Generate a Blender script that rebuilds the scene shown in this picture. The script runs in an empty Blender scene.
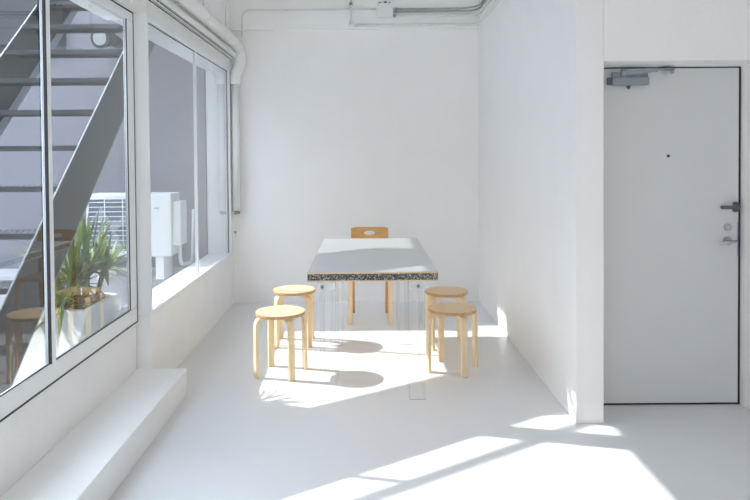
import bpy, bmesh, math, random
from mathutils import Vector, Matrix
random.seed(7)
PI = math.pi
C = bpy.context.scene.collection

# ------------------------------------------------------------------ materials
def new_mat(name):
    m = bpy.data.materials.new(name); m.use_nodes = True
    nt = m.node_tree
    for n in list(nt.nodes): nt.nodes.remove(n)
    out = nt.nodes.new('ShaderNodeOutputMaterial')
    return m, nt, out

def pmat(name, col, rough=.5, metal=0, spec=.5, var=.03, scale=6, bump=0, bscale=60, stretch=(1, 1, 1), coat=0):
    m, nt, out = new_mat(name)
    b = nt.nodes.new('ShaderNodeBsdfPrincipled')
    b.inputs['Roughness'].default_value = rough
    b.inputs['Metallic'].default_value = metal
    b.inputs['Specular IOR Level'].default_value = spec
    b.inputs['Coat Weight'].default_value = coat
    b.inputs['Coat Roughness'].default_value = .15
    tc = nt.nodes.new('ShaderNodeTexCoord')
    mp = nt.nodes.new('ShaderNodeMapping'); mp.inputs['Scale'].default_value = stretch
    nt.links.new(tc.outputs['Object'], mp.inputs['Vector'])
    nz = nt.nodes.new('ShaderNodeTexNoise'); nz.inputs['Scale'].default_value = scale
    nz.inputs['Detail'].default_value = 5
    nt.links.new(mp.outputs[0], nz.inputs['Vector'])
    cr = nt.nodes.new('ShaderNodeValToRGB')
    cr.color_ramp.elements[0].position = .3; cr.color_ramp.elements[1].position = .7
    cr.color_ramp.elements[0].color = tuple(max(0, c*(1-var)) for c in col) + (1,)
    cr.color_ramp.elements[1].color = tuple(min(1, c*(1+var)) for c in col) + (1,)
    nt.links.new(nz.outputs['Fac'], cr.inputs[0])
    nt.links.new(cr.outputs[0], b.inputs['Base Color'])
    if bump:
        n2 = nt.nodes.new('ShaderNodeTexNoise'); n2.inputs['Scale'].default_value = bscale
        n2.inputs['Detail'].default_value = 4
        nt.links.new(mp.outputs[0], n2.inputs['Vector'])
        bp = nt.nodes.new('ShaderNodeBump'); bp.inputs['Strength'].default_value = bump
        bp.inputs['Distance'].default_value = .01
        nt.links.new(n2.outputs['Fac'], bp.inputs['Height'])
        nt.links.new(bp.outputs[0], b.inputs['Normal'])
    nt.links.new(b.outputs[0], out.inputs[0])
    return m

def wood(name, a, b_, axis, rough=.38):
    m, nt, out = new_mat(name)
    b = nt.nodes.new('ShaderNodeBsdfPrincipled'); b.inputs['Roughness'].default_value = rough
    tc = nt.nodes.new('ShaderNodeTexCoord')
    mp = nt.nodes.new('ShaderNodeMapping')
    sc = [30, 30, 30]; sc[axis] = 2.5
    mp.inputs['Scale'].default_value = sc
    nt.links.new(tc.outputs['Object'], mp.inputs['Vector'])
    nz = nt.nodes.new('ShaderNodeTexNoise'); nz.inputs['Scale'].default_value = 1.6
    nz.inputs['Detail'].default_value = 6; nz.inputs['Distortion'].default_value = .4
    nt.links.new(mp.outputs[0], nz.inputs['Vector'])
    cr = nt.nodes.new('ShaderNodeValToRGB')
    cr.color_ramp.elements[0].position = .32; cr.color_ramp.elements[1].position = .68
    cr.color_ramp.elements[0].color = a + (1,); cr.color_ramp.elements[1].color = b_ + (1,)
    nt.links.new(nz.outputs['Fac'], cr.inputs[0]); nt.links.new(cr.outputs[0], b.inputs['Base Color'])
    nt.links.new(b.outputs[0], out.inputs[0])
    return m

def clear(name, tint=(1, 1, 1), k=1.8, haze=0.0, rough=0.0, ior=1.5):
    """sheet of clear material: Fresnel reflection on faces turned to the viewer, straight transmission"""
    m, nt, out = new_mat(name)
    tr = nt.nodes.new('ShaderNodeBsdfTransparent'); tr.inputs[0].default_value = tint + (1,)
    gl = nt.nodes.new('ShaderNodeBsdfGlossy'); gl.inputs['Roughness'].default_value = rough
    fr = nt.nodes.new('ShaderNodeFresnel'); fr.inputs['IOR'].default_value = ior
    geo = nt.nodes.new('ShaderNodeNewGeometry')
    mu = nt.nodes.new('ShaderNodeMath'); mu.operation = 'MULTIPLY'; mu.inputs[1].default_value = k; mu.use_clamp = True
    nt.links.new(fr.outputs[0], mu.inputs[0])
    inv = nt.nodes.new('ShaderNodeMath'); inv.operation = 'SUBTRACT'; inv.inputs[0].default_value = 1
    nt.links.new(geo.outputs['Backfacing'], inv.inputs[1])
    m2 = nt.nodes.new('ShaderNodeMath'); m2.operation = 'MULTIPLY'
    nt.links.new(mu.outputs[0], m2.inputs[0]); nt.links.new(inv.outputs[0], m2.inputs[1])
    mix = nt.nodes.new('ShaderNodeMixShader')
    nt.links.new(m2.outputs[0], mix.inputs[0])
    last = tr
    if haze:
        df = nt.nodes.new('ShaderNodeBsdfDiffuse'); df.inputs[0].default_value = (.9, .93, .95, 1)
        mh = nt.nodes.new('ShaderNodeMixShader'); mh.inputs[0].default_value = haze
        nt.links.new(tr.outputs[0], mh.inputs[1]); nt.links.new(df.outputs[0], mh.inputs[2]); last = mh
    nt.links.new(last.outputs[0], mix.inputs[1]); nt.links.new(gl.outputs[0], mix.inputs[2])
    nt.links.new(mix.outputs[0], out.inputs[0])
    return m

def terrazzo():
    m, nt, out = new_mat('dark_granulate')
    b = nt.nodes.new('ShaderNodeBsdfPrincipled'); b.inputs['Roughness'].default_value = .6
    tc = nt.nodes.new('ShaderNodeTexCoord')
    v = nt.nodes.new('ShaderNodeTexVoronoi'); v.inputs['Scale'].default_value = 240
    nt.links.new(tc.outputs['Object'], v.inputs['Vector'])
    cr = nt.nodes.new('ShaderNodeValToRGB'); e = cr.color_ramp.elements
    cr.color_ramp.interpolation = 'CONSTANT'
    e[0].position = 0; e[0].color = (.012, .016, .025, 1); e[1].position = .38; e[1].color = (.1, .12, .13, 1)
    for p, c in ((.52, (.5, .47, .38, 1)), (.62, (.04, .05, .06, 1)), (.78, (.75, .75, .7, 1)), (.86, (.07, .08, .09, 1))):
        q = e.new(p); q.color = c
    sp = nt.nodes.new('ShaderNodeSeparateColor')
    nt.links.new(v.outputs['Color'], sp.inputs[0]); nt.links.new(sp.outputs[0], cr.inputs[0])
    nt.links.new(cr.outputs[0], b.inputs['Base Color']); nt.links.new(b.outputs[0], out.inputs[0])
    return m

M = dict(
    wall=pmat('white_painted_wall', (.92, .915, .905), .62, var=.012, scale=3, bump=.12, bscale=25),
    rough=pmat('white_painted_concrete', (.91, .905, .89), .75, var=.015, scale=5, bump=.5, bscale=18),
    floor=pmat('white_epoxy_floor', (.75, .75, .755), .3, var=.01, scale=2, bump=.03, bscale=6, spec=.5),
    ceil=pmat('ceiling_paint', (.87, .87, .86), .8, var=.02),
    frame=pmat('white_window_frame', (.86, .87, .875), .35, var=.01),
    gasket=pmat('black_gasket', (.05, .05, .055), .6),
    glass=clear('window_glass', (.93, .955, .96), 1.8),
    acryl=clear('clear_acrylic', (.995, .997, .998), .3, haze=.0, ior=1.45),
    acrylb=clear('acrylic_bracket', (.93, .95, .98), 1.0, haze=.4, ior=1.49),
    acryle=clear('acrylic_edge', (.97, .975, .98), .5, haze=.05, ior=1.49),
    door=pmat('grey_painted_steel_door', (.70, .71, .72), .42, var=.01, scale=3),
    steel=pmat('brushed_steel', (.52, .53, .55), .32, metal=1, var=.05),
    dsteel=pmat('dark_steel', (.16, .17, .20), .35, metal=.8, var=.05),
    closer=pmat('grey_closer_paint', (.32, .36, .41), .45, metal=.3, var=.04),
    black=pmat('black_rubber', (.02, .02, .022), .6),
    birch=wood('birch_veneer', (.80, .57, .35), (.86, .65, .42), 0),
    birchleg=wood('birch_leg', (.84, .65, .40), (.90, .73, .49), 2),
    rim=wood('birch_edge', (.50, .30, .14), (.62, .40, .20), 2),
    orange=wood('honey_ply', (.64, .34, .11), (.74, .42, .15), 0, .4),
    top=pmat('pale_grey_laminate', (.47, .485, .49), .28, var=.015, scale=10, spec=.7, coat=.6),
    strip=wood('ply_strip', (.70, .48, .24), (.80, .58, .32), 0),
    terr=terrazzo(),
    pipe=pmat('white_painted_pipe', (.82, .83, .81), .4, var=.02),
    conduit=pmat('painted_conduit', (.78, .785, .75), .4, var=.05, scale=12),
    metalc=pmat('bare_conduit', (.45, .46, .45), .4, metal=.6, var=.1),
    brass=pmat('tarnished_brass', (.42, .36, .22), .5, metal=.6, var=.2, scale=40),
    stair=pmat('grey_steel_paint', (.022, .026, .033), .5, var=.08, scale=4),
    stair2=pmat('grey_steel_flange', (.22, .25, .30), .45, var=.06, scale=4),
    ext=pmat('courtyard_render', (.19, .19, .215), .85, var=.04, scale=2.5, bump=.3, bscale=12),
    extg=pmat('courtyard_concrete', (.45, .45, .46), .8, var=.12, scale=4, bump=.3, bscale=30),
    ac=pmat('ac_casing', (.80, .81, .80), .45, var=.02),
    acd=pmat('ac_dark', (.10, .13, .18), .5),
    soil=pmat('potting_bark', (.24, .12, .06), .9, var=.5, scale=60, bump=1, bscale=80),
    pot=pmat('white_planter', (.84, .84, .83), .6, var=.03, scale=5),
    leaf=pmat('yucca_leaf', (.20, .36, .07), .4, var=.35, scale=6),
    leafy=pmat('yucca_leaf_yellow', (.50, .56, .16), .4, var=.3, scale=6),
    stem=pmat('yucca_trunk', (.16, .10, .06), .85, var=.3, scale=30, bump=.8, bscale=50),
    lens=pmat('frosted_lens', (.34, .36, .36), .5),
)

# ------------------------------------------------------------------ mesh helpers
def bx(bm, x0, x1, y0, y1, z0, z1, mi=0):
    r = bmesh.ops.create_cube(bm, size=1)
    for v in r['verts']:
        v.co = Vector(((x0+x1)/2 + v.co.x*(x1-x0), (y0+y1)/2 + v.co.y*(y1-y0), (z0+z1)/2 + v.co.z*(z1-z0)))
    for f in {f for v in r['verts'] for f in v.link_faces}: f.material_index = mi
    return r['verts']

def box(x0, x1, y0, y1, z0, z1):
    bm = bmesh.new(); bx(bm, x0, x1, y0, y1, z0, z1); return bm

def cyl(bm, p, q, r, r2=None, n=20, mi=0):
    p, q = Vector(p), Vector(q); d = q-p
    rr = bmesh.ops.create_cone(bm, cap_ends=True, segments=n, radius1=r, radius2=r if r2 is None else r2, depth=d.length)
    mt = Matrix.Translation((p+q)/2) @ d.to_track_quat('Z', 'Y').to_matrix().to_4x4()
    for v in rr['verts']: v.co = mt @ v.co
    for f in {f for v in rr['verts'] for f in v.link_faces}:
        f.material_index = mi
        if len(f.verts) == 4: f.smooth = True
    return rr['verts']

def fillet(pts, r, n=6):
    """round the corners of a polyline"""
    pts = [Vector(p) for p in pts]; out = [pts[0]]
    for a, b, c in zip(pts, pts[1:], pts[2:]):
        u = (a-b).normalized(); w = (c-b).normalized()
        rr = min(r, (a-b).length*.49, (c-b).length*.49)
        p0 = b+u*rr; p2 = b+w*rr
        for i in range(n+1):
            t = i/n
            out.append(p0*(1-t)**2 + b*2*t*(1-t) + p2*t*t)
    out.append(pts[-1]); return out

def tube(bm, pts, r, n=12, mi=0):
    pts = [Vector(p) for p in pts]
    rings = []; up = None
    for i, p in enumerate(pts):
        d = (pts[min(i+1, len(pts)-1)] - pts[max(i-1, 0)]).normalized()
        if up is None:
            up = Vector((0, 0, 1)) if abs(d.z) < .9 else Vector((1, 0, 0))
        side = d.cross(up).normalized(); up = side.cross(d).normalized()
        rings.append([bm.verts.new(p + (side*math.cos(a)+up*math.sin(a))*r) for a in [2*PI*k/n for k in range(n)]])
    for a, b in zip(rings, rings[1:]):
        for k in range(n):
            f = bm.faces.new((a[k], a[(k+1) % n], b[(k+1) % n], b[k])); f.smooth = True; f.material_index = mi
    bm.faces.new(list(reversed(rings[0]))).material_index = mi
    bm.faces.new(rings[-1]).material_index = mi

def strip(bm, prof, wdir, w, th):
    """sweep a flat w x th section along a profile (bent-wood lamella)"""
    prof = [Vector(p) for p in prof]; wd = Vector(wdir).normalized(); rings = []
    for i, p in enumerate(prof):
        d = (prof[min(i+1, len(prof)-1)] - prof[max(i-1, 0)]).normalized()
        nrm = d.cross(wd).normalized()
        rings.append([bm.verts.new(p + wd*sx*w/2 + nrm*sy*th/2) for sx, sy in ((-1, -1), (1, -1), (1, 1), (-1, 1))])
    for a, b in zip(rings, rings[1:]):
        for k in range(4): bm.faces.new((a[k], a[(k+1) % 4], b[(k+1) % 4], b[k]))
    bm.faces.new(list(reversed(rings[0]))); bm.faces.new(rings[-1])

def obj(name, bm, mats, parent=None, bevel=0, seg=2, origin=None):
    bmesh.ops.recalc_face_normals(bm, faces=bm.faces)
    me = bpy.data.meshes.new(name); 
    o = bpy.data.objects.new(name, me); C.objects.link(o)
    if parent is None:
        if origin is None:
            xs = [v.co for v in bm.verts]
            origin = Vector(((min(v.x for v in xs)+max(v.x for v in xs))/2, (min(v.y for v in xs)+max(v.y for v in xs))/2, min(v.z for v in xs)))
        origin = Vector(origin)
        for v in bm.verts: v.co -= origin
        o.location = origin
    bm.to_mesh(me); bm.free()
    for m in (mats if isinstance(mats, (list, tuple)) else [mats]): me.materials.append(m)
    if parent: o.parent = parent
    if bevel:
        b = o.modifiers.new('bevel', 'BEVEL'); b.width = bevel; b.segments = seg; b.limit_method = 'ANGLE'; b.angle_limit = .7
        for f in me.polygons: f.use_smooth = True
        b.harden_normals = True
    return o

def thing(name, label, cat, loc=(0, 0, 0), rz=0, group=None):
    o = bpy.data.objects.new(name, None); C.objects.link(o); o.empty_display_size = .1
    o.location = loc; o.rotation_euler = (0, 0, rz); o['label'] = label; o['category'] = cat
    if group: o['group'] = group
    return o
def tag(o, label, cat, group=None):
    o['label'] = label; o['category'] = cat
    if group: o['group'] = group
    return o
def struct(name, bm, m, label=None, cat=None, bevel=0):
    o = obj(name, bm, m, bevel=bevel); o['kind'] = 'structure'
    if label: tag(o, label, cat)
    return o
def dup(root, loc, rz, label):
    r = root.copy(); C.objects.link(r); r.location = loc; r.rotation_euler = (0, 0, rz); r['label'] = label
    for ch in list(root.children):
        c = ch.copy(); C.objects.link(c); c.parent = r
        for g in ch.children:
            d = g.copy(); C.objects.link(d); d.parent = c
    return r

# ------------------------------------------------------------------ key dimensions (metres; camera above the origin)
XL, XL2, XR = -1.485, -1.39, 1.201      # left wall near / far part, right wall
YB, YP, YPI = 6.90, 3.72, 4.22          # back wall, end of right wall, start of far part of left wall
ZC = 3.35
XE, YF = 4.2, -3.4                      # far right and rear of the room behind the camera

# ------------------------------------------------------------------ room shell
bm = bmesh.new(); bx(bm, -1.7, XE+.2, YF-.2, YB+.2, -.15, 0)
struct('floor', bm, M['floor'], 'glossy white painted floor with patches of sunlight', 'floor')
struct('ceiling', box(-1.7, XE+.2, YF-.2, YB+.2, ZC, ZC+.2), M['ceil'], 'white ceiling over the room', 'ceiling')
bm = bmesh.new(); bx(bm, -1.7, XR+.2, YB, YB+.2, 0, ZC)
bx(bm, -1.39, XR, YB-.05, YB, 2.868, ZC)
struct('wall_back', bm, M['wall'], 'white end wall behind the table with a shallow beam at its top', 'wall')
# right wall with its end pier, door recess and the wall over the door
bm = bmesh.new()
bx(bm, XR, 1.362, YP, YB, 0, ZC)
bx(bm, 1.362, 2.298, YP, 4.25, 2.07, ZC)
bx(bm, 2.298, XE+.2, YP, 4.25, 0, ZC)
bx(bm, 1.362, 2.298, 4.05, 4.25, 0, 2.07)
struct('wall_right', bm, M['wall'], 'smooth white right wall turning round a pier to the grey door', 'wall', bevel=.004)
bm = bmesh.new(); bx(bm, XE, XE+.2, YF, YP, 0, ZC)
struct('wall_side', bm, M['wall'])
# wall behind the camera with an unseen opening, added to let in more daylight
bm = bmesh.new()
bx(bm, -1.7, XE+.2, YF-.2, YF, 2.1, ZC); bx(bm, -1.7, -1.2, YF-.2, YF, 0, 2.1); bx(bm, -.2, XE+.2, YF-.2, YF, 0, 2.1)
bx(bm, -1.2, -.2, YF-.2, YF, 0, .5)
struct('wall_front', bm, M['wall'])
# left wall
Z1a, Z1b = .486, 2.47       # near window
Z2a, Z2b = .548, 2.43       # far window
Y1a = .9
bm = bmesh.new()
bx(bm, -1.54, XL, YF, 4.205, 0, Z1a)
bx(bm, -1.64, XL, YF, Y1a, Z1a, Z1b)
bx(bm, -1.54, XL, YF, 4.205, Z1b, ZC); bx(bm, -1.64, -1.54, YF, 4.205, Z1b-.045, ZC)
bx(bm, -1.64, XL2, YPI, YB, 0, Z2a-.03)
bx(bm, -1.64, XL, 4.205, YPI, Z1b, ZC)
bx(bm, -1.64, XL2, YPI, YB, Z2b+.05, ZC)
bx(bm, -1.64, XL2-.004, 6.80, YB, Z2a-.03, Z2b+.05)
struct('wall_left', bm, M['rough'], 'white left wall below and above the two big windows', 'wall')
# step along the left wall
o = struct('trim_1', box(XL, -1.163, -2.5, YPI, 0, .177), M['wall'], 'low white step along the foot of the left wall', 'step', bevel=.006)

# near window (two panes divided by a mullion)
bm = bmesh.new()
fx0, fx1 = -1.497, -1.475
bx(bm, fx0, fx1, Y1a, 4.205, Z1a+.004, Z1a+.098)
bx(bm, fx0, fx1, Y1a, 4.205, Z1b-.06, Z1b-.004)
bx(bm, fx0, fx1, 4.085, 4.205, Z1a+.098, Z1b-.06)
bx(bm, fx0, fx1, Y1a, Y1a+.1, Z1a+.098, Z1b-.06)
w1 = struct('window_1', bm, M['frame'], 'large white framed window in front of the outside stair', 'window', bevel=.004)
L1 = w1.location.copy()
def wpart(name, bm, mat, w, bevel=0):
    for v in bm.verts: v.co -= w.location
    return obj(name, bm, mat, w, bevel)
bm = box(-1.497, -1.468, 3.035, 3.08, Z1a+.098, Z1b-.06)
wpart('mullion', bm, M['frame'], w1, .003)
for (a, b) in ((Y1a+.1, 3.035), (3.08, 4.085)):
    wpart('window_pane', box(-1.489, -1.483, a, b, Z1a+.098, Z1b-.06), M['glass'], w1)
bm = bmesh.new()
bx(bm, -1.480, -1.474, 4.085, 4.091, Z1a+.098, Z1b-.06); bx(bm, -1.480, -1.474, 3.08, 4.085, Z1a+.098, Z1a+.103)
bx(bm, -1.480, -1.4665, 3.029, 3.036, Z1a+.098, Z1b-.06); bx(bm, -1.480, -1.474, Y1a+.1, 3.035, Z1a+.098, Z1a+.103)
wpart('gasket', bm, M['gasket'], w1)
bm = bmesh.new()
bx(bm, -1.487, -1.4735, Y1a, 4.212, Z1a-.003, Z1a+.004); bx(bm, -1.487, -1.4735, 4.205, 4.212, Z1a, Z1b); bx(bm, -1.487, -1.4735, Y1a, 4.212, Z1b-.004, Z1b+.003)
wpart('frame_gap', bm, M['gasket'], w1)

# far window
bm = bmesh.new()
bx(bm, -1.535, XL2+.003, 4.212, 4.238, Z2a-.03, Z2b+.05)            # wide left jamb that faces the room
bx(bm, -1.62, XL2+.003, 4.238, 6.80, Z2a-.03, Z2a)                    # sill
bx(bm, -1.62, XL2+.003, 4.238, 6.80, Z2b, Z2b+.05)                    # head
bx(bm, -1.62, XL2+.003, 6.765, 6.80, Z2a, Z2b)
w2 = struct('window_2', bm, M['frame'], 'far white framed window between the pier and the end wall', 'window', bevel=.004)
wpart('mullion', box(-1.43, -1.405, 5.488, 5.510, Z2a, Z2b), M['frame'], w2, .002)
for (a, b) in ((4.24, 5.485), (5.515, 6.765)):
    wpart('window_pane', box(-1.418, -1.412, a, b, Z2a, Z2b), M['glass'], w2)
bm = bmesh.new()
bx(bm, -1.425, -1.411, 6.758, 6.765, Z2a, Z2b); bx(bm, -1.419, -1.411, 4.24, 6.76, Z2b-.006, Z2b)
wpart('gasket', bm, M['gasket'], w2)

# ------------------------------------------------------------------ door
DY = 3.985
d = obj('door_1', box(1.371, 2.281, DY, DY+.045, .012, 2.062), M['door'], bevel=.003)
d['kind'] = 'structure'; tag(d, 'pale grey steel entrance door with closer, latch and lever', 'door')
def dx(px): return (px-364.2)/164.4
def dz(px, py): return 1.544 - (py - (156 - (px-366)*.008))/162.9
def dpart(name, bm, mat, par=d, bevel=0):
    o = par
    for v in bm.verts: v.co -= d.location
    r = obj(name, bm, mat, par, bevel); return r
bm = bmesh.new()
bx(bm, 1.362, 2.298, DY+.006, 4.06, 0, .010); bx(bm, 2.283, 2.298, DY+.01, 4.06, 0, 2.07); bx(bm, 1.362, 2.298, DY+.01, 4.06, 2.064, 2.07)
dpart('door_gap', bm, M['black'])
bm = bmesh.new(); cyl(bm, (dx(668.5), DY-.004, dz(668, 156)), (dx(668.5), DY+.01, dz(668, 156)), .009, n=18)
dpart('peephole', bm, M['black'])
# closer
hy = DY
cl = dpart('door_closer', box(dx(610), dx(646.5), hy-.05, hy, dz(628, 86.5), dz(628, 78.5)), M['closer'], bevel=.008)
bm = bmesh.new(); bx(bm, dx(606.5), dx(611.5), hy-.045, hy-.004, dz(608, 86), dz(608, 79))
cyl(bm, (dx(627), hy-.025, dz(627, 87)), (dx(627), hy-.025, dz(627, 90.5)), .014, .005, n=14)
dpart('closer_cap', bm, M['dsteel'], cl, .002)
bm = bmesh.new()
strip(bm, [(dx(619), hy-.04, dz(619, 76)), (dx(632), hy-.10, dz(632, 75)), (dx(646), hy-.16, dz(646, 74.5))], (0, 0, 1), .02, .012)
cyl(bm, (dx(621), hy-.045, dz(621, 79)), (dx(621), hy-.045, dz(621, 71.5)), .016, n=14)
strip(bm, [(dx(646), hy-.16, dz(646, 73.5)), (dx(668), hy-.05, dz(668, 72.5))], (0, 0, 1), .012, .008)
cyl(bm, (dx(668.5), hy-.05, dz(668, 75.5)), (dx(668.5), hy-.05, dz(668, 71)), .011, n=12)
bx(bm, dx(661), dx(671), hy-.06, hy+.03, dz(666, 71.5), dz(666, 70))
bx(bm, dx(611), dx(646), hy-.03, hy, dz(628, 78), dz(628, 73.5))
dpart('closer_arm', bm, M['closer'], cl)
# guard latch
bm = bmesh.new()
strip(bm, fillet([(dx(735), hy-.01, dz(735, 206.5)), (dx(734), hy-.04, dz(734, 206.5)), (dx(719), hy-.045, dz(719, 206.5))], .02), (0, 0, 1), .022, .012)
cyl(bm, (dx(719), hy-.052, dz(719, 206.5)), (dx(719), hy-.038, dz(719, 206.5)), .011, n=14)
gl = dpart('guard_latch', bm, M['dsteel'], bevel=.002)
bm = bmesh.new()
for k in (-1, 1):
    cyl(bm, (dx(735), hy-.02, dz(735, 206.5)+k*.018), (dx(735), hy, dz(735, 206.5)+k*.018), .014, n=14)
cyl(bm, (2.288-.03, hy-.03, dz(741, 206.5)), (2.288-.03, hy-.002, dz(741, 206.5)), .02, n=16)
dpart('latch_plate', bm, M['dsteel'], gl)
bm = bmesh.new()
cyl(bm, (dx(728), hy-.012, dz(728, 227)), (dx(728), hy, dz(728, 227)), .023, n=24)
bx(bm, dx(728)-.005, dx(728)+.005, hy-.032, hy-.01, dz(728, 227)-.017, dz(728, 227)+.017)
dpart('thumb_turn', bm, M['steel'])
bm = bmesh.new(); cyl(bm, (dx(728), hy-.01, dz(728, 240.5)), (dx(728), hy, dz(728, 240.5)), .027, n=24)
cyl(bm, (dx(728), hy-.055, dz(728, 240.5)), (dx(728), hy-.005, dz(728, 240.5)), .011, n=16)
tube(bm, fillet([(dx(733), hy-.05, dz(733, 240)), (dx(728), hy-.055, dz(728, 240.5)), (dx(716), hy-.055, dz(716, 242))], .01), .0105)
dpart('door_handle', bm, M['steel'])
bm = bmesh.new(); bx(bm, dx(739)-.004, dx(739)+.004, hy-.004, hy+.002, dz(739, 255), dz(739, 222))
dpart('lock_plate', bm, M['dsteel'])

# ------------------------------------------------------------------ table
TX0, TX1, TY0, TY1 = -.364, .456, 4.09, 5.76
tz0, tz1 = .757, .816
t = thing('dining_table', 'long pale grey table with a speckled dark edge on clear acrylic legs', 'table', ((TX0+TX1)/2, (TY0+TY1)/2, 0))
tc = Vector(t.location)
def tp(name, bm, mat, bevel=0, par=None):
    for v in bm.verts: v.co -= tc
    return obj(name, bm, mat, par or t, bevel)
core = tp('table_core', box(TX0, TX1, TY0, TY1, tz0+.007, tz1-.011), M['terr'])
core['label'] = 'dark speckled granulate edge'
s = tp('tabletop', box(TX0, TX1, TY0, TY1, tz1-.003, tz1), M['top'])
s = tp('edge_strip', box(TX0-.001, TX1+.001, TY0-.001, TY1+.001, tz1-.011, tz1-.003), M['strip']); s['label'] = 'thin wooden strip above the speckled edge'
s = tp('edge_strip', box(TX0-.001, TX1+.001, TY0-.001, TY1+.001, tz0, tz0+.007), M['strip']); s['label'] = 'thin wooden strip below the speckled edge'
for (x0, x1, y0, y1, fr) in ((-.290, -.190, 4.105, 4.54, 1), (.272, .374, 4.105, 4.54, 1), (-.290, -.190, 5.30, 5.73, 0), (.272, .374, 5.30, 5.73, 0)):
    bm = bmesh.new(); e = .004; zf = .003
    bx(bm, x0, x1, y0, y0+.008, zf, tz0); bx(bm, x0, x1, y1-.008, y1, zf, tz0)
    bx(bm, x0, x0+.008, y0+.0085, y1-.0085, zf, tz0); bx(bm, x1-.008, x1, y0+.0085, y1-.0085, zf, tz0)
    for xx in (x0-.0005, x1-e+.0005):
        for yy in (y0-.0005, y1-e+.0005): bx(bm, xx, xx+e, yy, yy+e, zf, tz0, 1)
    bx(bm, x0, x1, y0, y0+.004, 0, .003, 2)
    lg = tp('leg', bm, [M['acryl'], M['acryle'], M['metalc']]); lg['label'] = 'clear acrylic box leg'
    if fr:
        bx0 = x0-.012 if x0 < 0 else x0+.002
        b = tp('bracket', box(bx0, bx0+.112, y0-.006, y0+.08, .700, tz0), M['acrylb'], .002, lg)
        sx = -.273 if x0 < 0 else .333
        bm = bmesh.new(); cyl(bm, (sx, y0-.014, .722), (sx, y0-.005, .722), .011, n=16); cyl(bm, (sx, y0-.017, .722), (sx, y0-.014, .722), .006, n=6)
        tp('bolt', bm, M['dsteel'], 0, lg)

# ------------------------------------------------------------------ stools
def make_stool(label):
    t = thing('round_stool', label, 'stool', group='bentwood stools at the table')
    bm = bmesh.new(); n = 64
    prof = [(0, .449), (.168, .449), (.1735, .4475), (.175, .444), (.175, .428), (.173, .425), (0, .425)]
    rings = []
    for (r, z) in prof:
        if r == 0: rings.append([bm.verts.new((0, 0, z))])
        else: rings.append([bm.verts.new((r*math.cos(2*PI*k/n), r*math.sin(2*PI*k/n), z)) for k in range(n)])
    for i, (a, b) in enumerate(zip(rings, rings[1:])):
        for k in range(n):
            k2 = (k+1) % n
            if len(a) == 1: f = bm.faces.new((a[0], b[k], b[k2]))
            elif len(b) == 1: f = bm.faces.new((a[k], b[0], a[k2]))
            else: f = bm.faces.new((a[k], b[k], b[k2], a[k2]))
            f.material_index = 1 if i in (2, 3, 4) else 0
    obj('seat', bm, [M['birch'], M['rim']], t)
    for q in range(4):
        a = q*PI/2
        u = Vector((math.cos(a), math.sin(a), 0)); w = Vector((-math.sin(a), math.cos(a), 0))
        pr = fillet([u*.187, u*.183+Vector((0, 0, .412)), u*.05+Vector((0, 0, .412))], .055, 8)
        bm = bmesh.new(); strip(bm, pr, w, .046, .024)
        lg = obj('leg', bm, M['birchleg'], t, .003)
        bm = bmesh.new()
        for k in (.10, .13): cyl(bm, u*k+Vector((0, 0, .397)), u*k+Vector((0, 0, .4005)), .006, n=10)
        obj('screw', bm, M['steel'], lg)
    return t
R = math.radians
st = make_stool('front left stool, sunlit pale birch, nearest the step')
st.location = (-.606, 4.63, 0); st.rotation_euler = (0, 0, R(30))
dup(st, (-.590, 5.39, 0), R(45), 'back left stool, partly hidden behind the front left stool')
dup(st, (.622, 4.69, 0), R(19), 'front right stool with a tan seat, standing in the table shadow')
dup(st, (.655, 5.29, 0), R(45), 'back right stool, partly hidden behind the front right stool')

# ------------------------------------------------------------------ chair behind the table
ch = thing('dining_chair', 'wooden chair with a handle slot in its low backrest, behind the table', 'chair', (.045, 6.17, 0))
hw = .20
bm = bmesh.new()
pts = []
for (cx_, cy_, a0) in ((.15, -.16, -90), (.145, .155, 0), (-.145, .155, 90), (-.15, -.16, 180)):
    for k in range(7):
        a = R(a0+k*15); pts.append((cx_+.045*math.cos(a), cy_+.045*math.sin(a)))
lo = [bm.verts.new((x, y, .418)) for x, y in pts]; hi = [bm.verts.new((x, y, .442)) for x, y in pts]
bm.faces.new(hi); bm.faces.new(list(reversed(lo)))
for k in range(len(pts)): bm.faces.new((lo[k], lo[(k+1) % len(pts)], hi[(k+1) % len(pts)], hi[k]))
obj('seat', bm, M['birch'], ch, .003)
for sx in (-1, 1):
    bm = bmesh.new()
    strip(bm, fillet([(sx*.185, -.20, 0), (sx*.183, -.195, .40), (sx*.183, .12, .405)], .06, 8), (1, 0, 0), .040, .024)
    obj('leg', bm, M['birchleg'], ch, .003)
    bm = bmesh.new()
    strip(bm, fillet([(sx*.165, .24, 0), (sx*.165, .185, .42), (sx*.165, .255, .83)], .1, 8), (1, 0, 0), .032, .022)
    lg = obj('leg', bm, M['orange'], ch, .003); lg['label'] = 'rear leg running up to the backrest'
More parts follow.
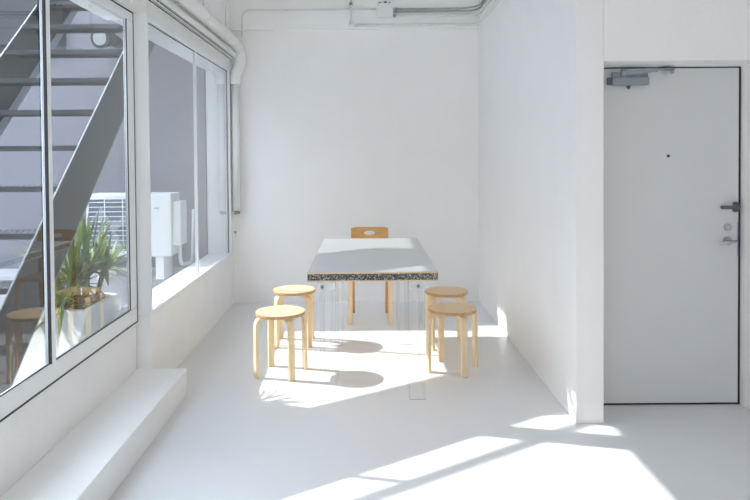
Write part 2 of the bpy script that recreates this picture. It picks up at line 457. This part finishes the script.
# backrest with slot, slightly curved
def bpt(x, z): return Vector((x, .222 + .9*x*x*-.6 + (z-.79)*.17, z))
N = 48; W2, H2 = .181, .056
outer, inner = [], []
for k in range(N):
    a = 2*PI*k/N; c_, s_ = math.cos(a), math.sin(a)
    m_ = max(abs(c_)/W2, abs(s_)/H2); outer.append((c_/m_, s_/m_)); inner.append((.056*c_, .021*s_))
bm = bmesh.new(); V = {}
for tt in (0, 1):
    off = Vector((0, -.016*tt, 0))
    V['o', tt] = [bm.verts.new(bpt(x, .792+z)+off) for x, z in outer]; V['i', tt] = [bm.verts.new(bpt(x, .792+z)+off) for x, z in inner]
for k in range(N):
    k2 = (k+1) % N
    bm.faces.new((V['o', 0][k], V['i', 0][k], V['i', 0][k2], V['o', 0][k2])); bm.faces.new((V['o', 1][k], V['o', 1][k2], V['i', 1][k2], V['i', 1][k]))
    bm.faces.new((V['o', 0][k], V['o', 0][k2], V['o', 1][k2], V['o', 1][k])); bm.faces.new((V['i', 0][k2], V['i', 0][k], V['i', 1][k], V['i', 1][k2]))
obj('backrest', bm, M['orange'], ch, .002)['label'] = 'honey brown plywood backrest with an oval handle slot'

# ------------------------------------------------------------------ pipes
def P(px, py, Y):
    s_ = 650/Y
    return Vector(((px-366)/s_ + .008*(py-156)/s_*-1, Y, 1.544 - (py-(156-(px-366)*.008))/s_))
YW = YB-.05      # face of the beam
bm = bmesh.new()
tube(bm, fillet([(-1.30, -1.0, 2.70), (-1.30, 6.60, 2.70), (-1.27, 6.76, 2.66), (-1.265, 6.78, 2.50), (-1.335, 6.83, 2.42), (-1.338, 6.83, 2.30)], .10, 8), .058, 20)
bp = obj('drain_pipe', bm, M['pipe']); tag(bp, 'thick white pipe running under the ceiling along the left wall and bending down', 'pipe')
def pp(name, bm, mat, par):
    for v in bm.verts: v.co -= par.location
    return obj(name, bm, mat, par)
bm = bmesh.new(); tube(bm, [(-1.338, 6.83, 2.34), (-1.338, 6.83, .98)], .043, 18); pp('downpipe', bm, M['pipe'], bp)
for p_, q_ in (((-1.338, 6.83, 2.36), (-1.338, 6.83, 2.298)), ((-1.30, 6.53, 2.70), (-1.30, 6.48, 2.70))):
    bm = bmesh.new(); cyl(bm, p_, q_, .061 if p_[1] < 6.6 else .051, n=20); pp('collar', bm, M['pipe'], bp)
bm = bmesh.new(); cyl(bm, (-1.338, 6.83, .98), (-1.338, 6.83, .95), .03, n=14); cyl(bm, (-1.36, 6.79, .955), (-1.32, 6.79, .965), .012, n=10)
pp('pipe_end', bm, M['brass'], bp)
for yy in (4.2, 5.35, 6.2):
    bm = bmesh.new(); cyl(bm, (-1.30, yy, 2.755), (-1.30, yy, ZC), .007, n=8); cyl(bm, (-1.30, yy-.012, 2.70), (-1.30, yy+.012, 2.70), .0605, n=20)
    pp('pipe_hanger', bm, M['conduit'], bp)
# slotted rail under the pipe
bm = bmesh.new()
bx(bm, -1.388, -1.30, .5, 6.72, 2.575, 2.60)
for x0 in (-1.388, -1.362, -1.331, -1.305): bx(bm, x0, x0+.005, .5, 6.72, 2.553, 2.5755)
bx(bm, -1.388, -1.372, .5, 6.72, 2.549, 2.553); bx(bm, -1.352, -1.325, .5, 6.72, 2.549, 2.553)
r_ = obj('curtain_rail', bm, M['pipe']); tag(r_, 'white double slotted rail above the left windows', 'rail')
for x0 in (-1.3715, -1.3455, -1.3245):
    bm = bmesh.new(); bx(bm, x0, x0+.0045, .6, 6.70, 2.5475, 2.5535); pp('slot_shade', bm, M['dsteel'], r_)  # dark strips that draw the shade of the open slots

# conduits on the beam and the right wall
yc = YW-.014
RX = XR-.014
def conduit(label, pts, r, mat='conduit', name='conduit', fr=.09):
    bm = bmesh.new(); tube(bm, fillet(pts, fr, 8), r, 10)
    return tag(obj(name, bm, M[mat]), label, 'conduit')
def zz(y_): return 1.544 + (156.3-y_)/96.5
def xx_(x_): return (x_-363.3)/96.2
conduit('thin white conduit rising from the pipe elbow and running along the beam to the box', [(xx_(242), yc, zz(36)), (xx_(242), yc, zz(9)), (xx_(376), yc, zz(9))], .010)
conduit('lowest white conduit on the beam, bending onto the right wall', [(xx_(353), yc, zz(25)), (RX, yc, zz(25)), (RX, 1.0, zz(25))], .013, fr=.12)
conduit('white conduit from the box bending onto the right wall, second from the bottom', [(xx_(391), yc, zz(16)), (RX, yc, zz(16)), (RX, 1.0, zz(16))], .014, fr=.16)
conduit('bare metal conduit leaving the box, lower of the dark pair', [(xx_(391), yc, zz(11.8)), (RX, yc, zz(11.8)), (RX, 1.0, zz(11.8))], .009, 'metalc', fr=.2)
conduit('bare metal conduit leaving the box, upper of the dark pair', [(xx_(391), yc, zz(9.2)), (RX, yc, zz(8.8)), (RX, 1.0, zz(8.8))], .009, 'metalc', fr=.22)
bm = bmesh.new(); tube(bm, [(xx_(351), yc, zz(-8)), (xx_(351), yc, zz(23))], .010, 10)
v_ = tag(obj('drop_conduit', bm, M['conduit']), 'short upright conduit dropping to the lowest conduit on the beam', 'conduit')
bm = bmesh.new(); cyl(bm, (xx_(348.5), yc, zz(25)), (xx_(358), yc, zz(25)), .021, n=14); cyl(bm, (xx_(351), yc, zz(25)), (xx_(351), yc, zz(21)), .018, n=14); pp('elbow_fitting', bm, M['conduit'], v_)
bm = bmesh.new(); cyl(bm, (xx_(351), yc, zz(5)), (xx_(351), yc, zz(2.5)), .017, n=12); pp('coupling', bm, M['brass'], v_)
jb = obj('junction_box', box(xx_(377), xx_(393), YW-.06, YW, zz(18.5), zz(4)), M['pipe'], bevel=.004); tag(jb, 'white junction box on the beam with conduits at both sides', 'box')
for px, pz in ((380, 3.3), (385.5, 2.6), (389.5, 3.6)):
    bm = bmesh.new(); cyl(bm, (xx_(px), YW-.03, zz(4.2)), (xx_(px), YW-.03, zz(pz-.6)), .014, n=10); pp('gland', bm, M['dsteel'], jb)
bm = bmesh.new()
for pz in (9.4, 11.8, 16): cyl(bm, (xx_(393), yc, zz(pz)), (xx_(396), yc, zz(pz)), .015, n=12)
pp('coupling', bm, M['metalc'], jb)
bm = bmesh.new(); cyl(bm, (-1.37, YB-.02, .75), (-1.37, YB, .75), .012, n=10); bx(bm, -1.362, -1.365, YB-.03, YB-.02, .70, .76)
tag(obj('wall_hook', bm, M['metalc']), 'tiny metal hook low in the left corner of the end wall', 'hook')

# ------------------------------------------------------------------ outside
bm = bmesh.new(); bx(bm, -9, -1.64, -6, 12, -.15, 0)
struct('ground', bm, M['extg'], 'grey concrete courtyard floor seen through the near window', 'ground')
bm = bmesh.new(); bx(bm, -5.5, -1.645, 6.9, 7.05, 0, 3.32)
struct('wall_courtyard', bm, M['ext'], 'shaded rendered courtyard wall behind the outside stair', 'wall')
bm = bmesh.new(); bx(bm, -1.745, -1.645, 6.78, 6.9, 0, 3.2)
struct('trim_2', bm, M['ext'], 'narrow peeling pilaster outside the far window', 'pilaster')
bm = bmesh.new(); bx(bm, -5.5, -1.76, 6.45, 6.9, 0, .38)
struct('trim_3', bm, M['extg'], 'low concrete ledge along the courtyard wall', 'ledge')
# facade above the windows, outside
bm = bmesh.new(); bx(bm, -1.75, -1.64, YF, 6.9, 3.30, 4.2); struct('wall_facade', bm, M['ext'])

# unseen walls and slab added to hold sky light off the courtyard
struct('sky_block_side', box(-8.4, -8.0, -6, 7.05, 0, 5.2), M['ext'])
struct('sky_block_near', box(-8.0, -1.76, -.6, -.4, 0, 6.0), M['ext'])
struct('sky_block_slab', box(-2.56, -1.65, 5.84, 6.89, 3.22, 3.32), M['stair'])  # added slab over the stair, out of view, to block sky light

# stair
SL = .90
def zu(y): return SL*(y-2.075)
sx1, sx0 = -1.685, -2.53
sc_ = thing('metal_staircase', 'dark grey open steel stair climbing outside the near window', 'staircase', (-2.17, 2.3, 0))
so = Vector(sc_.location)
def spart(name, bm, mat, bevel=0, par=None):
    for v in bm.verts: v.co -= so
    return obj(name, bm, mat, par or sc_, bevel)
ya, yb = 2.13, 5.83
for x, w in ((sx1, .012), (sx0, .012)):
    bm = bmesh.new()
    prof = [(ya+.02, 0), (ya+.42, 0), (yb, zu(yb)-.44), (yb, zu(yb)), (ya+.0, zu(ya))]
    a = [bm.verts.new((x-w, y, max(0, z))) for y, z in prof]; b = [bm.verts.new((x, y, max(0, z))) for y, z in prof]
    bm.faces.new(a); bm.faces.new(list(reversed(b)))
    for k in range(5): bm.faces.new((a[k], b[k], b[(k+1) % 5], a[(k+1) % 5]))
    sg = spart('stringer', bm, M['stair'])
    # flange along the lower edge and thin paler line along the top edge
    bm = bmesh.new()
    d0 = -.055 if x == sx1 else .0
    for (p, q, off, th) in (((ya+.42, zu(ya+.42)-.44), (yb, zu(yb)-.44), 0, .012),):
        v = [bm.verts.new((x+d0+dxx, y, z+dzz)) for (y, z) in (p, q) for dxx in (0, .055) for dzz in (-.008, .004)]
        for f in ((0, 1, 3, 2), (4, 6, 7, 5), (0, 2, 6, 4), (1, 5, 7, 3), (0, 4, 5, 1), (2, 3, 7, 6)): bm.faces.new([v[i] for i in f])
    spart('flange', bm, M['stair2'], 0, sg)
    bm = bmesh.new()
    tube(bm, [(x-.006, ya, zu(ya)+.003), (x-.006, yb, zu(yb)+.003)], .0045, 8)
    e_ = spart('top_edge', bm, M['lens'], 0, sg); e_['label'] = 'thin pale edge along the top of the stringer'
k = 0
z = 1.618-.230*6
while z < zu(yb)+.05:
    y = 2.075 + (z+.07)/SL
    bm = bmesh.new()
    bx(bm, sx0, sx1-.012, y-.09, y+.115, z-.005, z)
    bx(bm, sx0, sx1-.012, y-.095, y-.09, z-.028, z+.001); bx(bm, sx0, sx1-.012, y+.11, y+.115, z-.028, z)
    # raised grip studs of the tread plate
    for i in range(26):
        for j in range(3):
            cx_ = sx0+.03+i*.031; cy_ = y-.07+j*.07
            bx(bm, cx_-.009, cx_+.009, cy_-.003, cy_+.003, z, z+.004, 1)
    if z > .02: spart('tread', bm, [M['stair'], M['stair2']])
    else: bm.free()
    z += .230
hr = bmesh.new()
h = .715
tube(hr, fillet([(sx0+.02, 2.55, zu(2.55)+.02), (sx0+.02, 2.55, zu(2.55)+h), (sx0+.02, yb, zu(yb)+h)], .08), .031, 12)
spart('handrail', hr, M['stair'])
for yy in (3.73, 5.1):
    hr = bmesh.new(); tube(hr, [(sx0+.02, yy, zu(yy)-.1), (sx0+.02, yy, zu(yy)+h)], .02, 10); spart('baluster', hr, M['stair'])

# outdoor air conditioner
ac = thing('air_conditioner', 'white outdoor air conditioning unit on the ledge outside the windows', 'air conditioner', (-2.22, 6.33, .38))
ao = Vector(ac.location)
def ap(name, bm, mat, bevel=0):
    for v in bm.verts: v.co -= ao
    return obj(name, bm, mat, ac, bevel)
ap('casing', box(-2.64, -1.84, 6.20, 6.50, .60, 1.20), M['ac'], .012)
bm = bmesh.new(); bx(bm, -2.62, -2.10, 6.197, 6.203, .66, 1.15); ap('fan_opening', bm, M['acd'])
bm = bmesh.new()
cyl(bm, (-2.38, 6.185, .90), (-2.38, 6.196, .90), .05, n=20)
for k in range(3):
    a = k*2*PI/3+.4
    v = [bm.verts.new((-2.38+r*math.cos(a+da), 6.192+dy, .90+r*math.sin(a+da))) for r, da, dy in ((.05, -.3, 0), (.225, -.35, -.003), (.23, .45, .003), (.05, .4, .0))]
    bm.faces.new(v)
ap('fan_blade', bm, M['closer'])
bm = bmesh.new()
for k in range(13):
    zq = .63+k*.045; tube(bm, [(-2.63, 6.172, zq), (-2.12, 6.172, zq)], .004, 6)
for xq in (-2.63, -2.46, -2.29, -2.12): tube(bm, [(xq, 6.174, .63), (xq, 6.174, 1.17)], .004, 6); tube(bm, [(xq, 6.174, .63), (xq, 6.201, .63)], .004, 6)
ap('fan_grille', bm, M['ac'])
ap('valve_cover', box(-1.84, -1.76, 6.24, 6.46, .70, 1.12), M['ac'], .01)
ap('name_mark', box(-2.0, -1.955, 6.1955, 6.201, 1.055, 1.07), M['closer'])
for q in (-2.56, -2.0): ap('foot', box(q, q+.08, 6.22, 6.5, .38, .60), M['pot'], .004)
bm = bmesh.new(); tube(bm, fillet([(-1.80, 6.35, .72), (-1.80, 6.35, .5), (-1.80, 6.80, .45), (-1.80, 6.87, 1.0)], .1), .018, 10); ap('hose', bm, M['ac'])

struct('trim_4', box(-5.5, -3.12, 6.76, 6.9, 2.72, 3.32), M['stair'], 'dark overhang high on the courtyard wall', 'overhang')
# flood lamp on the courtyard wall
fl = thing('wall_lamp', 'round grey flood lamp high on the courtyard wall', 'lamp', (-2.64, 6.9, 2.755))
bm = bmesh.new(); cyl(bm, (.06, -.22, .0), (.0+.08, -.02, -.01), .07, .055, n=24); obj('lamp_body', bm, M['stair'], fl)
bm = bmesh.new(); cyl(bm, (.00, -.32, -.01), (.025, -.20, .01), .105, .08, n=32); obj('lamp_shade', bm, M['stair'], fl)
bm = bmesh.new(); cyl(bm, (-.002, -.328, -.0115), (.0005, -.315, -.009), .072, n=32); obj('lens', bm, M['lens'], fl)
bm = bmesh.new(); cyl(bm, (.08, -.04, -.01), (.08, 0, -.01), .05, n=20); obj('mounting_plate', bm, M['closer'], fl)

# planter and yucca
def prism(b4, t4):
    bm = bmesh.new(); a = [bm.verts.new(p) for p in b4]; b = [bm.verts.new(p) for p in t4]
    bm.faces.new(list(reversed(a))); bm.faces.new(b)
    for k in range(4): bm.faces.new((a[k], a[(k+1) % 4], b[(k+1) % 4], b[k]))
    return bm
PX0, PX1 = -1.97, -1.65
bm = bmesh.new()
PZ = .64
base = [(PX0, 3.36, 0), (PX1, 3.36, 0), (PX1, 4.42, 0), (PX0, 4.42, 0)]
topo = [(PX0, 3.86, PZ), (PX1, 3.86, PZ), (PX1, 4.38, PZ), (PX0, 4.38, PZ)]
topi = [(PX0+.04, 3.90, PZ), (PX1-.04, 3.90, PZ), (PX1-.04, 4.34, PZ), (PX0+.04, 4.34, PZ)]
ini = [(x, y, PZ-.07) for x, y, z in topi]
a = [bm.verts.new(p) for p in base]; b = [bm.verts.new(p) for p in topo]; c = [bm.verts.new(p) for p in topi]; e = [bm.verts.new(p) for p in ini]
bm.faces.new(list(reversed(a))); bm.faces.new(e)
for k in range(4):
    k2 = (k+1) % 4
    bm.faces.new((a[k], a[k2], b[k2], b[k])); bm.faces.new((b[k], b[k2], c[k2], c[k])); bm.faces.new((c[k], c[k2], e[k2], e[k]))
pl = obj('planter', bm, M['pot'], bevel=.008); tag(pl, 'white planter with a sloping front outside the near window', 'planter')
bm = bmesh.new()
for i in range(140):
    x = random.uniform(PX0+.07, PX1-.07); y = random.uniform(3.93, 4.31); r = random.uniform(.012, .028)
    rr = bmesh.ops.create_icosphere(bm, subdivisions=1, radius=r)
    for v in rr['verts']: v.co = Vector((v.co.x*1.4, v.co.y, v.co.z*.6)) + Vector((x, y, PZ-.035+random.uniform(-.01, .02)))
bx(bm, PX0+.042, PX1-.042, 3.902, 4.338, PZ-.068, PZ-.04)
pp('soil', bm, M['soil'], pl)

yk = thing('yucca_plant', 'spiky green yucca growing in the white planter outside', 'plant', (-1.80, 4.10, .60))
def leafmesh(bm, c0, az, el, L, w, droop, mi):
    n = 7; d = Vector((math.cos(az)*math.cos(el), math.sin(az)*math.cos(el), math.sin(el)))
    side = Vector((-math.sin(az), math.cos(az), 0)); p = Vector(c0); prev = None
    for i in range(n+1):
        t = i/n; ww = w*(math.sin(PI*min(1, .18+t*.82))**.7) if t < 1 else .0006
        nrm = side.cross(d).normalized()
        cur = [bm.verts.new(p-side*ww/2+nrm*ww*.18), bm.verts.new(p-nrm*.0), bm.verts.new(p+side*ww/2+nrm*ww*.18)]
        if prev:
            for q in (0, 1):
                f = bm.faces.new((prev[q], prev[q+1], cur[q+1], cur[q])); f.material_index = mi; f.smooth = True
        prev = cur; d = (d+Vector((0, 0, -droop/n))).normalized(); p = p + d*L/n
def rosette(c0, n, L, lean=0):
    bm = bmesh.new()
    for i in range(n):
        az = i*2.39996+random.uniform(-.2, .2); el = R(80) - (i/n)*R(95) + random.uniform(-.12, .12)
        x_ext = math.cos(az)*math.cos(el)
        LL = L*random.uniform(.75, 1.1)
        if x_ext > .1: LL = min(LL, .15/max(x_ext, .1))     # leaves towards the pane stop short of it
        leafmesh(bm, Vector(c0)+Vector((math.cos(az)*.015, math.sin(az)*.015, random.uniform(-.03, .03))), az, el, LL, random.uniform(.022, .036), random.uniform(.25, .9), 1 if random.random() < .22 else 0)
    bmesh.ops.solidify(bm, geom=bm.faces[:], thickness=.0012)
    return bm
for (c0, n, L, tr) in (((-.02, -.02, .16), 52, .46, .03), ((.0, .12, .24), 40, .42, .022), ((-.05, -.12, .06), 30, .44, .022), ((.07, .22, .22), 34, .30, .016)):
    bm = bmesh.new(); tube(bm, [(c0[0]*.6, c0[1]*.6, -.025), (c0[0]*.8, c0[1]*.8, c0[2]*.5), c0], tr, 10); obj('trunk', bm, M['stem'], yk)
    obj('foliage', rosette(c0, n, L), [M['leaf'], M['leafy']], yk)

# ------------------------------------------------------------------ light
sun = bpy.data.lights.new('sun', 'SUN'); sun.energy = 2.45; sun.angle = R(.53); sun.color = (1, .965, .91)
so_ = bpy.data.objects.new('sun', sun); C.objects.link(so_); so_.location = (-6, 5, 6)
so_.rotation_euler = Vector((1.24, -.308, -1)).to_track_quat('-Z', 'Y').to_euler()
def portal(loc, size, rot):
    l = bpy.data.lights.new('daylight_portal', 'AREA'); l.shape = 'RECTANGLE'; l.size, l.size_y = size
    l.cycles.is_portal = True
    o = bpy.data.objects.new('daylight_portal', l); C.objects.link(o); o.location = loc; o.rotation_euler = rot
portal((-1.66, 2.55, 1.48), (1.95, 3.3), (0, -PI/2, 0))
portal((-1.66, 5.55, 1.48), (1.9, 2.5), (0, -PI/2, 0))
portal((-.7, YF-.22, 1.3), (1.0, 1.6), (PI/2, 0, 0))
w = bpy.data.worlds.new('world'); bpy.context.scene.world = w; w.use_nodes = True
nt = w.node_tree; bg = nt.nodes['Background']
tcn = nt.nodes.new('ShaderNodeTexCoord'); sep = nt.nodes.new('ShaderNodeSeparateXYZ'); nt.links.new(tcn.outputs['Generated'], sep.inputs[0])
cr = nt.nodes.new('ShaderNodeValToRGB')
cr.color_ramp.elements[0].position = 0; cr.color_ramp.elements[0].color = (.88, .87, .86, 1)
cr.color_ramp.elements[1].position = .8; cr.color_ramp.elements[1].color = (.62, .70, .84, 1)
nt.links.new(sep.outputs['Z'], cr.inputs[0]); nt.links.new(cr.outputs[0], bg.inputs[0])
bg.inputs[1].default_value = 3.3

# ------------------------------------------------------------------ camera
cam = bpy.data.cameras.new('camera'); co = bpy.data.objects.new('camera', cam); C.objects.link(co)
cam.sensor_width = 36; cam.lens = 654/750*36
co.location = (0, 0, 1.544)
co.rotation_euler = (PI/2, 0, 0)
roll = .008
co.matrix_world = Matrix.Translation((0, 0, 1.544)) @ Matrix.Rotation(PI/2-.0215, 4, 'X') @ Matrix.Rotation(-roll, 4, 'Z')
cam.shift_x = (375-364.5)/750; cam.shift_y = -(250-156-14)/750
cam.clip_start = .05
bpy.context.scene.camera = co
vs = bpy.context.scene.view_settings
vs.view_transform = 'Standard'; vs.look = 'None'; vs.gamma = 1; vs.use_curve_mapping = False
vs.exposure = 1.67
cy = bpy.context.scene.cycles
cy.max_bounces = 14; cy.diffuse_bounces = 9; cy.transparent_max_bounces = 24; cy.sample_clamp_indirect = 6
cy.use_denoising = True
